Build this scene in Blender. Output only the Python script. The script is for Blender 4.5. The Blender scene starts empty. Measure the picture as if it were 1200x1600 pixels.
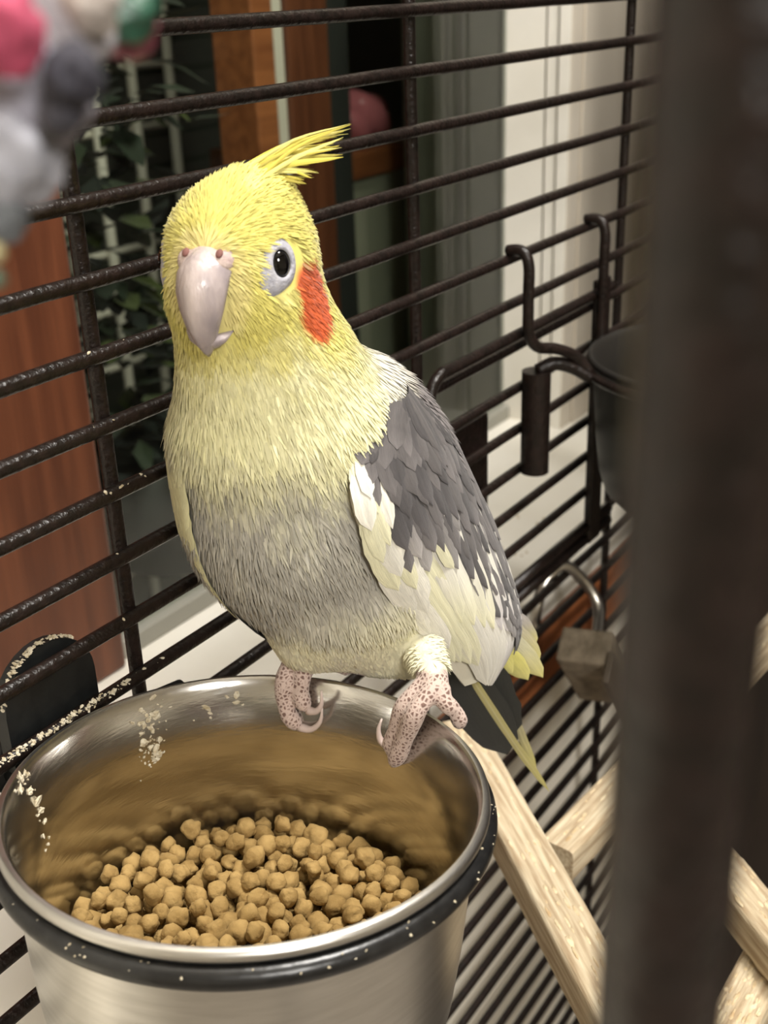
import bpy, bmesh, math, random
import numpy as np
from mathutils import Vector, Matrix, noise
from mathutils.bvhtree import BVHTree

random.seed(7); rng = np.random.default_rng(7)
SC = bpy.context.scene
COL = SC.collection

# ------------------------------------------------------------------ camera
# working frame: millimetres, origin at the lens, x along the cage bars, y towards the window, z up
OFF = np.array([0., -225., 1200.])          # working frame -> world (mm): cage wall at y = 0, floor at z = 0
YAW, PITCH, ROLL, FPX = -0.9709, 0.4203, 0.0357, 1850.
def cam_axes():
    cy, sy = math.cos(YAW), math.sin(YAW)
    rz = np.array([[cy, -sy, 0], [sy, cy, 0], [0, 0, 1.]])
    u = np.array([1., 0, 0]); w = np.array([0, math.cos(PITCH), -math.sin(PITCH)]); v = np.cross(w, u)
    u2 = u*math.cos(ROLL) + v*math.sin(ROLL); v2 = -u*math.sin(ROLL) + v*math.cos(ROLL)
    return rz @ np.array([u2, v2, w]).T
CM = cam_axes()                              # columns: right, down, forward
cam = bpy.data.cameras.new('camera'); camo = bpy.data.objects.new('camera', cam); COL.objects.link(camo)
R3 = Matrix(((CM[0,0], -CM[0,1], -CM[0,2]), (CM[1,0], -CM[1,1], -CM[1,2]), (CM[2,0], -CM[2,1], -CM[2,2])))
camo.matrix_world = Matrix.Translation(Vector(OFF/1000)) @ R3.to_4x4()
cam.sensor_fit = 'HORIZONTAL'; cam.sensor_width = 36.; cam.lens = FPX/1200*36
cam.clip_start = 0.005; cam.clip_end = 30
cam.dof.use_dof = True; cam.dof.focus_distance = 0.318; cam.dof.aperture_fstop = 25.
SC.camera = camo

# ------------------------------------------------------------------ light and exposure
W = bpy.data.worlds.new('world'); SC.world = W; W.use_nodes = True
W.node_tree.nodes['Background'].inputs[0].default_value = (1.0, .93, .84, 1)
W.node_tree.nodes['Background'].inputs[1].default_value = 0.
def area(name, loc, target, size, power, color):
    l = bpy.data.lights.new(name, 'AREA'); l.shape = 'DISK'; l.size = size; l.energy = power; l.color = color
    o = bpy.data.objects.new(name, l); COL.objects.link(o)
    o.location = loc; d = Vector(target) - Vector(loc); o.rotation_euler = d.to_track_quat('-Z', 'Y').to_euler()
    return o
area('floor_lamp_offscreen', (-.62, -1.30, 1.88), (.25, -.03, .98), .45, 23, (1, .965, .91))
area('ceiling_lamp_offscreen', (.45, -.42, 2.34), (.42, .02, .9), .4, 33, (1, .965, .91))
VS = SC.view_settings
VS.view_transform = 'Standard'; VS.look = 'None'; VS.gamma = 1; VS.use_curve_mapping = False; VS.exposure = 0.06

# ------------------------------------------------------------------ helpers
def A(*p): return np.array(p, float)
def at(px, py, depth):                       # working-frame point seen at a photo position, at a chosen distance
    return CM @ A(px-600, py-800, FPX) * (depth/FPX)
def on(px, py, axis, val):
    d = CM @ A(px-600, py-800, FPX); return d*(val/d[axis])
def nrm(v): v = np.asarray(v, float); return v/(np.linalg.norm(v)+1e-12)
def lin(r, g, b):
    f = lambda c: (c/255/12.92) if c/255 <= .04045 else ((c/255+.055)/1.055)**2.4
    return (f(r), f(g), f(b))

class MB:
    def __init__(s): s.v = []; s.f = []; s.m = []; s.c = []
    def add(s, verts, faces, m=0, col=None):
        o = len(s.v); s.v.extend([tuple(map(float, p)) for p in verts]); s.f.extend([tuple(i+o for i in f) for f in faces]); s.m.extend([m]*len(faces))
        if col is not None: s.c.extend([col]*len(verts) if not isinstance(col, list) else col)
        return s
    def box(s, lo, hi, m=0, bev=0):
        lo = A(*lo); hi = A(*hi)
        return s.obox((lo+hi)/2, (1,0,0), (0,1,0), (hi-lo)/2, m, bev)
    def obox(s, c, ax, ay, half, m=0, bev=0):
        bm = bmesh.new(); bmesh.ops.create_cube(bm, size=2)
        ax = nrm(ax); ay = nrm(np.asarray(ay, float) - ax*np.dot(ay, ax)); az = np.cross(ax, ay)
        for v in bm.verts: v.co = (v.co.x*half[0], v.co.y*half[1], v.co.z*half[2])
        if bev: bmesh.ops.bevel(bm, geom=bm.edges[:], offset=bev, segments=2, profile=.5, affect='EDGES')
        bm.verts.index_update()
        vs = [A(*c) + ax*v.co.x + ay*v.co.y + az*v.co.z for v in bm.verts]
        fs = [tuple(v.index for v in f.verts) for f in bm.faces]; bm.free()
        return s.add(vs, fs, m)
    def tube(s, path, rad, n=12, m=0, caps=True, col=None, squash=1.):
        P = [A(*p) for p in path]; k = len(P); rad = [rad]*k if np.isscalar(rad) else rad
        T = [nrm(P[min(i+1, k-1)] - P[max(i-1, 0)]) for i in range(k)]
        ref = A(0, 0, 1) if abs(T[0][2]) < .9 else A(1, 0, 0)
        e1 = nrm(np.cross(T[0], ref)); vs = []
        for i in range(k):
            e1 = nrm(e1 - T[i]*np.dot(e1, T[i])); e2 = np.cross(T[i], e1)
            for j in range(n):
                a = 2*math.pi*j/n; vs.append(P[i] + rad[i]*(e1*math.cos(a) + e2*math.sin(a)*squash))
        fs = [(i*n+j, i*n+(j+1) % n, (i+1)*n+(j+1) % n, (i+1)*n+j) for i in range(k-1) for j in range(n)]
        if caps: fs += [tuple(range(n-1, -1, -1)), tuple((k-1)*n+j for j in range(n))]
        return s.add(vs, fs, m, col)
    def lathe(s, prof, c, axis, n=96, m=0, closed=False):
        az = nrm(axis); ax = nrm(np.cross((0, 1, 0), az)); ay = np.cross(az, ax); vs = []
        for (r, z) in prof:
            for j in range(n):
                a = 2*math.pi*j/n; vs.append(A(*c) + az*z + r*(ax*math.cos(a) + ay*math.sin(a)))
        k = len(prof)
        fs = [(i*n+j, i*n+(j+1) % n, ((i+1) % k)*n+(j+1) % n, ((i+1) % k)*n+j) for i in range(k if closed else k-1) for j in range(n)]
        return s.add(vs, fs, m)
    def ell(s, c, rad, zax=(0,0,1), xax=(1,0,0), nu=28, nv=18, m=0, fn=None, col=None):
        az = nrm(zax); ax = nrm(np.asarray(xax, float) - az*np.dot(xax, az)); ay = np.cross(az, ax)
        vs = []
        for i in range(nv+1):
            t = math.pi*i/nv
            for j in range(nu):
                p = 2*math.pi*j/nu
                d = A(math.sin(t)*math.cos(p), math.sin(t)*math.sin(p), math.cos(t))
                k = fn(d) if fn else 1.
                vs.append(A(*c) + k*(ax*rad[0]*d[0] + ay*rad[1]*d[1] + az*rad[2]*d[2]))
        fs = [(i*nu+j, (i+1)*nu+j, (i+1)*nu+(j+1) % nu, i*nu+(j+1) % nu) for i in range(nv) for j in range(nu)]
        return s.add(vs, fs, m, col)
    def build(s, name, mats, parent=None, base=None, smooth=True, auto=None, rot=None):
        base = A(*(base if base is not None else np.mean(s.v, axis=0)))
        V = (np.array(s.v) - base)/1000
        if rot is not None: V = V @ rot
        me = bpy.data.meshes.new(name); me.from_pydata(V.tolist(), [], s.f)
        mats = mats if isinstance(mats, (list, tuple)) else [mats]
        for m in mats: me.materials.append(m)
        if len(mats) > 1: me.polygons.foreach_set('material_index', s.m)
        if smooth: me.polygons.foreach_set('use_smooth', [True]*len(me.polygons))
        if auto is not None: me.set_sharp_from_angle(angle=math.radians(auto))
        if s.c:
            a = me.color_attributes.new('Col', 'FLOAT_COLOR', 'POINT')
            a.data.foreach_set('color', np.array([(c[0], c[1], c[2], c[3] if len(c) > 3 else 1.) for c in s.c], np.float32).ravel())
        me.update()
        o = link(name, me, parent, base)
        if rot is not None: o.rotation_euler = Matrix(rot.tolist()).to_euler()
        return o
BASE = {}
def link(name, me, parent, base):
    o = bpy.data.objects.new(name, me); COL.objects.link(o); BASE[o.name] = A(*base)
    if parent is None: o.location = (A(*base) + OFF)/1000
    else: o.parent = parent; o.location = (A(*base) - BASE[parent.name])/1000
    return o
def thing(name, label, cat, base, group=None):
    o = link(name, None, None, base); o.empty_display_size = .01; return tag(o, label, cat, group)
def tag(o, label, cat, group=None, kind=None):
    o['label'] = label; o['category'] = cat
    if group: o['group'] = group
    if kind: o['kind'] = kind
    return o
def struct(o): o['kind'] = 'structure'; return o
def catmull(pts, n):
    P = np.array(pts, float); P = np.vstack([2*P[0]-P[1], P, 2*P[-1]-P[-2]]); m = len(P)-3; out = []
    for q in np.linspace(0, m, n):
        i = min(int(q), m-1); t = q-i; a, b, c, d = P[i:i+4]
        out.append(.5*((2*b) + (-a+c)*t + (2*a-5*b+4*c-d)*t*t + (-a+3*b-3*c+d)*t**3))
    return np.array(out)
def vnoise(P, s, o=0.):
    Q = np.asarray(P, float)*s + o; I = np.floor(Q).astype(np.int64); T = Q-I; T = T*T*(3-2*T); out = 0
    for c in range(8):
        b = np.array([c & 1, (c >> 1) & 1, c >> 2]); J = I+b
        hsh = (J[:, 0]*73856093 ^ J[:, 1]*19349663 ^ J[:, 2]*83492791); hsh = (hsh*(hsh*hsh*15731+789221)+1376312589) & 0x7fffffff
        w = np.prod(np.where(b, T, 1-T), axis=1); out = out + w*(hsh/0x7fffffff*2-1)
    return out
def sm(x, a, b):
    t = np.clip((np.asarray(x, float)-a)/(b-a), 0, 1); return t*t*(3-2*t)

# ------------------------------------------------------------------ materials
def mat(name, col, rough=.5, metal=0., spec=.5, noise_amt=0., nscale=80., col2=None, bump=0., bscale=300., stretch=(1,1,1), sss=0., coat=0.):
    m = bpy.data.materials.new(name); m.use_nodes = True; nt = m.node_tree; b = nt.nodes['Principled BSDF']
    b.inputs['Roughness'].default_value = rough; b.inputs['Metallic'].default_value = metal
    b.inputs['Specular IOR Level'].default_value = spec; b.inputs['Base Color'].default_value = (*col, 1)
    b.inputs['Coat Weight'].default_value = coat
    if sss: b.inputs['Subsurface Weight'].default_value = sss; b.inputs['Subsurface Radius'].default_value = (.003, .0015, .001)
    tc = nt.nodes.new('ShaderNodeTexCoord'); mp = nt.nodes.new('ShaderNodeMapping'); mp.inputs['Scale'].default_value = stretch
    nt.links.new(tc.outputs['Object'], mp.inputs[0])
    if col2 is not None:
        n = nt.nodes.new('ShaderNodeTexNoise'); n.inputs['Scale'].default_value = nscale; n.inputs['Detail'].default_value = 6
        nt.links.new(mp.outputs[0], n.inputs['Vector'])
        r = nt.nodes.new('ShaderNodeValToRGB'); r.color_ramp.elements[0].position = .35; r.color_ramp.elements[1].position = .68
        r.color_ramp.elements[0].color = (*col, 1); r.color_ramp.elements[1].color = (*col2, 1)
        nt.links.new(n.outputs['Fac'], r.inputs[0]); nt.links.new(r.outputs[0], b.inputs['Base Color'])
    if bump:
        n2 = nt.nodes.new('ShaderNodeTexNoise'); n2.inputs['Scale'].default_value = bscale; n2.inputs['Detail'].default_value = 4
        nt.links.new(mp.outputs[0], n2.inputs['Vector'])
        bp = nt.nodes.new('ShaderNodeBump'); bp.inputs['Strength'].default_value = bump; bp.inputs['Distance'].default_value = .001
        nt.links.new(n2.outputs['Fac'], bp.inputs['Height']); nt.links.new(bp.outputs[0], b.inputs['Normal'])
    return m
def vcol_mat(name, rough=.75, foot=False, sheen=.15, streak=False):
    m = bpy.data.materials.new(name); m.use_nodes = True; nt = m.node_tree; b = nt.nodes['Principled BSDF']
    a = nt.nodes.new('ShaderNodeVertexColor'); a.layer_name = 'Col'
    b.inputs['Roughness'].default_value = rough; b.inputs['Specular IOR Level'].default_value = .25
    b.inputs['Sheen Weight'].default_value = sheen
    src = a.outputs[0]
    if foot:                                 # scaly skin where the attribute's alpha marks the feet
        tc = nt.nodes.new('ShaderNodeTexCoord'); v = nt.nodes.new('ShaderNodeTexVoronoi'); v.feature = 'DISTANCE_TO_EDGE'
        v.inputs['Scale'].default_value = 860; nt.links.new(tc.outputs['Object'], v.inputs['Vector'])
        r = nt.nodes.new('ShaderNodeValToRGB'); r.color_ramp.elements[0].position = .10; r.color_ramp.elements[1].position = .30
        r.color_ramp.elements[0].color = (*lin(186, 166, 156), 1); r.color_ramp.elements[1].color = (*lin(110, 86, 78), 1)
        nt.links.new(v.outputs['Distance'], r.inputs[0])
        mx = nt.nodes.new('ShaderNodeMix'); mx.data_type = 'RGBA'
        inv = nt.nodes.new('ShaderNodeMath'); inv.operation = 'SUBTRACT'; inv.inputs[0].default_value = 1
        nt.links.new(a.outputs[1], inv.inputs[1]); nt.links.new(inv.outputs[0], mx.inputs[0])
        nt.links.new(src, mx.inputs[6]); nt.links.new(r.outputs[0], mx.inputs[7]); src = mx.outputs[2]
        bp = nt.nodes.new('ShaderNodeBump'); bp.inputs['Distance'].default_value = .0004
        mm = nt.nodes.new('ShaderNodeMath'); mm.operation = 'MULTIPLY'; nt.links.new(inv.outputs[0], mm.inputs[0]); mm.inputs[1].default_value = .6
        nt.links.new(mm.outputs[0], bp.inputs['Strength']); nt.links.new(v.outputs['Distance'], bp.inputs['Height']); nt.links.new(bp.outputs[0], b.inputs['Normal'])
    if streak:                               # barbs: fine lines slanting off the shaft
        uv = nt.nodes.new('ShaderNodeUVMap'); uv.uv_map = 'UVMap'; mp = nt.nodes.new('ShaderNodeMapping'); mp.inputs['Scale'].default_value = (7, 1.2, 1)
        n = nt.nodes.new('ShaderNodeTexNoise'); n.inputs['Scale'].default_value = 2.2; n.inputs['Detail'].default_value = 5
        nt.links.new(uv.outputs[0], mp.inputs[0]); nt.links.new(mp.outputs[0], n.inputs['Vector'])
        r = nt.nodes.new('ShaderNodeValToRGB'); r.color_ramp.elements[0].position = .3; r.color_ramp.elements[1].position = .7
        r.color_ramp.elements[0].color = (.74, .74, .75, 1); r.color_ramp.elements[1].color = (1.12, 1.12, 1.1, 1); nt.links.new(n.outputs['Fac'], r.inputs[0])
        mx = nt.nodes.new('ShaderNodeMix'); mx.data_type = 'RGBA'; mx.blend_type = 'MULTIPLY'; mx.inputs[0].default_value = 1
        nt.links.new(src, mx.inputs[6]); nt.links.new(r.outputs[0], mx.inputs[7]); src = mx.outputs[2]
        bp = nt.nodes.new('ShaderNodeBump'); bp.inputs['Strength'].default_value = .35; bp.inputs['Distance'].default_value = .0005
        nt.links.new(n.outputs['Fac'], bp.inputs['Height']); nt.links.new(bp.outputs[0], b.inputs['Normal'])
    nt.links.new(src, b.inputs['Base Color'])
    return m
def wood(name, c1, c2, scale, axis='X', rough=.55, bump=.25):
    st = {'X': (1, 14, 14), 'Y': (14, 1, 14), 'Z': (14, 14, 1)}[axis]
    return mat(name, c1, rough, col2=c2, nscale=scale, stretch=st, bump=bump, bscale=scale*2.5)
M = {}
M['bar'] = mat('dark_brown_paint', lin(20, 15, 12), .3, spec=.3, col2=lin(32, 23, 20), nscale=300, bump=.5, bscale=600)
M['steel'] = mat('steel', (.54, .525, .495), .33, 1., col2=(.63, .615, .585), nscale=60, bump=.06, bscale=240, stretch=(1, 1, 9))
M['steel_in'] = mat('steel_inside', (.54, .525, .495), .18, 1., col2=(.63, .615, .585), nscale=70, bump=.05, bscale=200, stretch=(1, 1, 5))
M['rubber'] = mat('black_rubber', lin(15, 15, 16), .3, spec=.5, col2=lin(30, 30, 30), nscale=250, bump=.15)
M['plastic'] = mat('black_plastic', lin(13, 15, 16), .45, col2=lin(24, 26, 26), nscale=200, bump=.1)
M['crust'] = mat('dried_food', lin(200, 192, 172), .9, col2=lin(160, 146, 116), nscale=700)
M['pellet'] = mat('pellet', lin(166, 138, 88), .85, spec=.2, col2=lin(132, 106, 62), nscale=420, bump=1., bscale=800)
M['white_paint'] = mat('white_paint', lin(236, 232, 222), .45, col2=lin(226, 221, 208), nscale=14)
M['cream_paint'] = mat('cream_paint', lin(206, 197, 182), .5, col2=lin(198, 188, 172), nscale=9)
M['wall'] = mat('wall_paint', lin(234, 228, 214), .8, col2=lin(226, 219, 204), nscale=7)
M['redwood'] = wood('red_brown_wood', lin(84, 46, 29), lin(110, 64, 41), 9, 'Z', .4, .1)
M['apron'] = wood('orange_wood', lin(126, 72, 41), lin(156, 95, 56), 9, 'X', .45, .1)
M['pine'] = wood('pale_wood', lin(160, 139, 110), lin(206, 192, 164), 40, 'X', .75, .5)
M['chewed'] = mat('chewed_wood', lin(220, 205, 172), .85, col2=lin(176, 150, 112), nscale=160, bump=.9, bscale=260)
M['floorwood'] = wood('floor_wood', lin(150, 142, 132), lin(168, 160, 150), 3, 'X', .5, .05)
M['ceiling'] = mat('ceiling_paint', lin(232, 226, 214), .9)

# ------------------------------------------------------------------ the room and the window
GLY = 396.                                   # glass plane
SZ = -298.                                   # top of the sill
def sbox(name, lo, hi, m, bev=0):
    b = MB().box(lo, hi, 0, bev); return struct(b.build(name, m, None, None, smooth=False))
sbox('floor', (-1700, -2400, -1230), (2300, 1300, -1200), M['floorwood'])
sbox('ceiling', (-1700, -2400, 1180), (2300, 1300, 1210), M['ceiling'])
sbox('wall_left', (-1730, -2400, -1200), (-1700, 1300, 1180), M['wall'])
sbox('wall_right', (2300, -2400, -1200), (2330, 1300, 1180), M['floorwood'])
sbox('wall_front', (-1700, -2430, -1200), (2300, -2400, 1180), M['wall'])
wb = MB()
wb.box((-1700, 246, -1200), (2300, 420, -357))            # below the window
wb.box((-1700, 300, -357), (120, 420, 1180)); wb.box((1050, 300, -357), (2300, 420, 1180)); wb.box((120, 300, 620), (1050, 420, 1180))
struct(wb.build('wall_window', M['wall'], smooth=False))
sill = struct(MB().box((100, 243, SZ-16), (1070, 420, SZ), 0, 3).build('trim_1', M['white_paint'], smooth=False))
struct(MB().box((100, 241, -358), (1070, 262, SZ-16), 0, 1.5).build('trim_2', M['apron'], smooth=False))
cr = MB()
for i in range(26):
    q = random.choice([(775, 835), (806, 862), (800, 808), (845, 815), (700, 1010)]); p = on(q[0]+random.gauss(0, 9), q[1]+random.gauss(0, 8), 2, SZ+.1)
    cr.ell(p, (random.uniform(.6, 2.6), random.uniform(.5, 1.6), .25), nu=8, nv=4)
o = cr.build('dried_spots', mat('brown_spots', lin(176, 154, 116), .9), sill); o['kind'] = 'stuff'
# window: left wooden stile, stepped white frame on the right, pane
win = link('window_1', None, None, (500, GLY, SZ)); win['kind'] = 'structure'
MB().box((150, 384, SZ), (337, 412, 620), 0, 2).build('stile', M['redwood'], win, smooth=False)
MB().box((337, 389, SZ), (738, 408, SZ+10), 0, 1).build('bottom_rail', mat('grey_rail', lin(150, 148, 138), .5), win, smooth=False)
fr = MB()
for x0, y0, y1 in ((738, 366.5, 397), (743, 364.5, 366.5), (737, 357, 364.5), (742, 355, 357), (735, 347, 355)):
    fr.box((x0, y0, SZ), (1060, y1, 620), 0, .4)
fr.build('white_frame', M['white_paint'], win, smooth=False)
MB().box((735.2, 345.6, SZ), (750, 347, 620), 0, .4).build('casing_strip', M['cream_paint'], win, smooth=False)
MB().box((751, 344, SZ), (1060, 347, 620), 0, .4).build('casing', M['cream_paint'], win, smooth=False)
gm = bpy.data.materials.new('window_glass'); gm.use_nodes = True; nt = gm.node_tree; nt.nodes.clear()
o_ = nt.nodes.new('ShaderNodeOutputMaterial'); mx = nt.nodes.new('ShaderNodeMixShader'); tr = nt.nodes.new('ShaderNodeBsdfTransparent'); gl = nt.nodes.new('ShaderNodeBsdfGlossy')
tr.inputs[0].default_value = (.9, .93, .9, 1); gl.inputs['Roughness'].default_value = .02; lw = nt.nodes.new('ShaderNodeLayerWeight'); lw.inputs[0].default_value = .5; pw = nt.nodes.new('ShaderNodeMath'); pw.operation = 'POWER'; pw.inputs[1].default_value = 4.; nt.links.new(lw.outputs['Facing'], pw.inputs[0])
fz = nt.nodes.new('ShaderNodeMath'); fz.operation = 'MULTIPLY_ADD'; fz.inputs[1].default_value = .75; fz.inputs[2].default_value = .04; nt.links.new(pw.outputs[0], fz.inputs[0])
nt.links.new(fz.outputs[0], mx.inputs[0]); nt.links.new(tr.outputs[0], mx.inputs[1]); nt.links.new(gl.outputs[0], mx.inputs[2]); nt.links.new(mx.outputs[0], o_.inputs[0])
MB().box((337, GLY-1.5, SZ+10), (738, GLY+1.5, 620)).build('pane', gm, win, smooth=False)
# things behind the glass, made up to stand in for the room's reflection
M['backdropwall'] = mat('reflection_backdrop', lin(120, 122, 108), .8, col2=lin(106, 108, 96), nscale=6)
M['dark'] = mat('dark_shelf', lin(40, 42, 38), .7)
sbox('wall_reflection_backdrop', (-1700, 1260, -1200), (2300, 1290, 1180), M['backdropwall'])

cu = MB(); pts = []                          # pleated curtain standing in for reflected stripes in the pane's right half
nx = 120
for i in range(nx):
    x = 880 + i*5.2; pts.append((x, 560 + 11*math.sin(i*.42) + 5*math.sin(i*.17+1)))
vs = [(x, y, z) for (x, y) in pts for z in (-700, 500)] + [(x, y+1.2, z) for (x, y) in pts for z in (-700, 500)]
k2 = 2*nx
fs = [(2*i, 2*i+2, 2*i+3, 2*i+1) for i in range(nx-1)] + [(k2+2*i, k2+2*i+1, k2+2*i+3, k2+2*i+2) for i in range(nx-1)]
cu.add(vs, fs)
tag(cu.build('curtain', mat('curtain', lin(138, 142, 128), .9), None, (1100, 560, -700)), 'pale grey green pleated curtain standing in for a reflection in the window glass', 'curtain')
t = thing('door_frame', 'orange wooden door frame with a cream strip standing in for a reflection in the glass', 'door frame', (640, 600, -1200))
MB().box((716, 590, -1200), (741, 630, 500), 0, 2).build('post', M['apron'], t, smooth=False)
MB().box((741, 596, -1200), (760, 630, 500), 0, 2).build('strip', M['cream_paint'], t, smooth=False)
MB().box((760, 592, -1200), (812, 632, 500), 0, 2).build('panel', M['redwood'], t, smooth=False)
MB().box((812, 600, -1200), (850, 632, 500), 0, 2).build('panel', M['dark'], t, smooth=False)
t = thing('cabinet', 'pale low cabinet standing in for a reflection in the glass', 'cabinet', (940, 640, -1200))
MB().box((852, 620, -1200), (1000, 760, -158), 0, 4).build('body', mat('cabinet_paint', lin(150, 150, 130), .6), t, smooth=False)
MB().box((851, 612, -158), (1004, 764, -134), 0, 3).build('top', M['apron'], t, smooth=False)
MB().box((858, 616, -600), (890, 620, -180), 0, 1).build('door', mat('cabinet_door', lin(168, 166, 146), .6), t, smooth=False)
pb = MB().ell((925, 650, -112), (40, 30, 24), fn=lambda d: 1+.12*math.sin(7*d[0]+3*d[2]))
tag(pb.build('bowl', mat('pink_glaze', lin(190, 110, 116), .2), None, (925, 650, -134)), 'pink glazed bowl on the cabinet, standing in for a reflection in the glass', 'bowl')
# dark potted plant standing in for reflected foliage in the pane's left half
t = thing('potted_plant', 'dark leafy potted plant standing in for a reflection in the glass', 'plant', (630, 640, -420))
pl = MB()
pl.lathe([(0, -420+420-0), (52, 0), (66, 90), (60, 90), (50, 84), (0, 84)], (630, 640, -420), (0, 0, 1), 24); pl.build('pot', M['dark'], t, (630, 640, -420))
lf = MB()
gcol = [lin(24, 34, 19), lin(36, 45, 26), lin(56, 64, 24), lin(22, 27, 20)]
for i in range(420):
    a = random.uniform(0, 6.28); h = random.uniform(0, 420); rr = random.uniform(10, 125)
    p = A(600 + rr*.55*math.cos(a), 650 + rr*.6*math.sin(a), -330 + h); d = nrm((math.cos(a), math.sin(a), random.uniform(-.7, .6))); s_ = nrm(np.cross(d, (0, 0, 1))); L = random.uniform(22, 46); w = L*.24; n_ = np.cross(s_, d)
    lf.add([p, p+d*L*.4+s_*w+n_*2, p+d*L*.4-s_*w+n_*2, p+d*L*.4, p+d*L, p+d*L*.8+s_*w*.5, p+d*L*.8-s_*w*.5], [(0, 3, 1), (0, 2, 3), (3, 5, 1), (3, 2, 6), (3, 4, 5), (3, 6, 4)], 0, col=(*random.choice(gcol), 1))
o = lf.build('foliage', vcol_mat('leaf', .5), t, smooth=False); o['kind'] = 'stuff'
rk = thing('wire_rack', 'pale wire grid rack far behind the glass, standing in for reflected bars', 'rack', (700, 800, -1200))
for i in range(7): MB().tube([(560+i*48, 800, -1200), (560+i*48, 800, 300)], 5, 6).build('upright', M['cream_paint'], rk)
for i in range(26): MB().tube([(552, 806, -1100+i*52), (858, 806, -1100+i*52)], 4, 6).build('wire', M['cream_paint'], rk)

t = thing('added_dark_cabinet', 'tall dark brown wooden cabinet added beside the cage for darkness', 'cabinet', (900, 0, -1200))  # cabinet added only to give darkness to the right of the door post
M['darkwood'] = wood('dark_brown_wood', lin(24, 16, 11), lin(36, 24, 16), 5, 'Z', .5, .1)
MB().box((692, -420, -1200), (1100, 220, 260), 0, 4).build('body', M['darkwood'], t, smooth=False)
MB().box((688, -400, -1100), (692, -110, 220), 0, 1.5).build('door', M['darkwood'], t, smooth=False)
MB().box((688, -96, -1100), (692, 200, 220), 0, 1.5).build('door', M['darkwood'], t, smooth=False)
# ------------------------------------------------------------------ the cage
WY = 225.; DZ = 19.03; Z0 = -27.54
cage = thing('bird_cage', 'dark brown wire bird cage with horizontal bars in front of the window', 'cage', (400, WY, -1180))
def wob(x0, x1, y, z, r, n=34, amp=.12):
    return [(x, y + amp*noise.noise((x*.05, z*.3, 3)), z + amp*2*noise.noise((x*.03, z*.7, 9))) for x in np.linspace(x0, x1, n)]
for i in range(-3, 38):
    z = Z0 - i*DZ
    MB().tube(wob(60, 655, WY, z, 1.9), 2.15, 12).build('horizontal_bar', M['bar'], cage)
for x in (203.7, 359.0, 546.5):
    MB().tube([(x + .4*noise.noise((z*.02, x, 0)), WY+3.4, z) for z in np.linspace(-760, 60, 40)], 2.2, 12).build('vertical_bar', M['bar'], cage)
MB().box((655, WY-8, -1180), (672, WY+9, 80), 0, 2).build('corner_post', M['bar'], cage, smooth=False)
MB().box((50, WY-8, 66), (655, WY+8, 82), 0, 2).build('top_rail', M['bar'], cage, smooth=False)
MB().box((50, WY-8, -760), (655, WY+8, -740), 0, 2).build('bottom_rail', M['bar'], cage, smooth=False)
MB().tube([(62.7, 20.4, z) for z in (-1180, -600, 0, 80)], 4.5, 20).build('door_post', M['bar'], cage)
MB().box((655, -20, -1180), (672, 225-9, -1160), 0, 2).build('base_rail', M['bar'], cage, smooth=False)
MB().box((50, 10, 66), (672, 24, 82), 0, 2).build('top_rail', M['bar'], cage, smooth=False)
# feeder door let into the wall
MB().tube(catmull([(352, WY-5, -155), (354, WY-5, -141), (362, WY-5, -134), (380, WY-5, -134), (500, WY-5, -134), (520, WY-5, -134)], 30), 2.3, 10).build('feeder_door_rod', M['bar'], cage)
MB().tube([(404, WY-4, -252), (530, WY-4, -253)], 2.6, 10).build('feeder_door_rod', M['bar'], cage)
MB().tube([(404, WY-4, -259.5), (530, WY-4, -260)], 2.6, 10).build('feeder_door_rod', M['bar'], cage)
MB().box((362, WY+3, -214), (414, WY+8, -166), 0, 1).build('latch_plate', M['bar'], cage, smooth=False)
MB().box((501, WY-7, -262), (514, WY-3, -128), 0, 1).build('guide_plate', M['bar'], cage, smooth=False)

# ------------------------------------------------------------------ steel bowl with pellets
BC = A(173.84, 162.03, -176.83); TA, TB = math.radians(4.97), math.radians(.52)
BN = nrm((math.sin(TA), math.sin(TB), 1.))
bx_ = nrm(np.cross((0, 1, 0), BN)); by_ = np.cross(BN, bx_)
def bowlpt(r, ang, z): return BC + BN*z + r*(bx_*math.cos(ang) + by_*math.sin(ang))
def inner(z):                                # inner radius at depth z (negative) below the rim
    return np.interp(-z, [0, 2, 5, 10, 15, 20, 46, 62, 70, 72], [56.4, 55.6, 54.7, 53.4, 52.6, 52.2, 51, 46, 36, 0])
def make_bowl(name, label, cat, c, axis, sc, mo, mi):
    t = thing(name, label, cat, A(*c) - A(*axis)*75*sc)
    prof_o = [(0, -74), (34, -74), (42, -72), (48.5, -66), (51.5, -56), (53.4, -40), (55, -20), (56, -8), (56.6, -3.2), (58.2, -2.7), (59, -1.6), (58.8, -.3), (58, .4), (57, .5)]
    prof_i = [(57, .5), (56.3, -.2), (55.6, -2), (54.7, -5), (53.4, -10), (52.6, -15), (52.2, -20), (51.9, -26), (51, -45), (48.6, -57), (45, -65), (38, -70), (30, -71.5), (0, -71.8)]
    MB().lathe([(r*sc, z*sc) for r, z in prof_o], c, axis, 128).build('outer_wall', mo, t)
    MB().lathe([(r*sc, z*sc) for r, z in prof_i], c, axis, 128).build('inner_wall', mi, t)
    return t
bowl = make_bowl('food_bowl', 'stainless steel bowl of pellets clamped low on the cage bars', 'bowl', BC, BN, 1., M['steel'], M['steel_in'])
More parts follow.
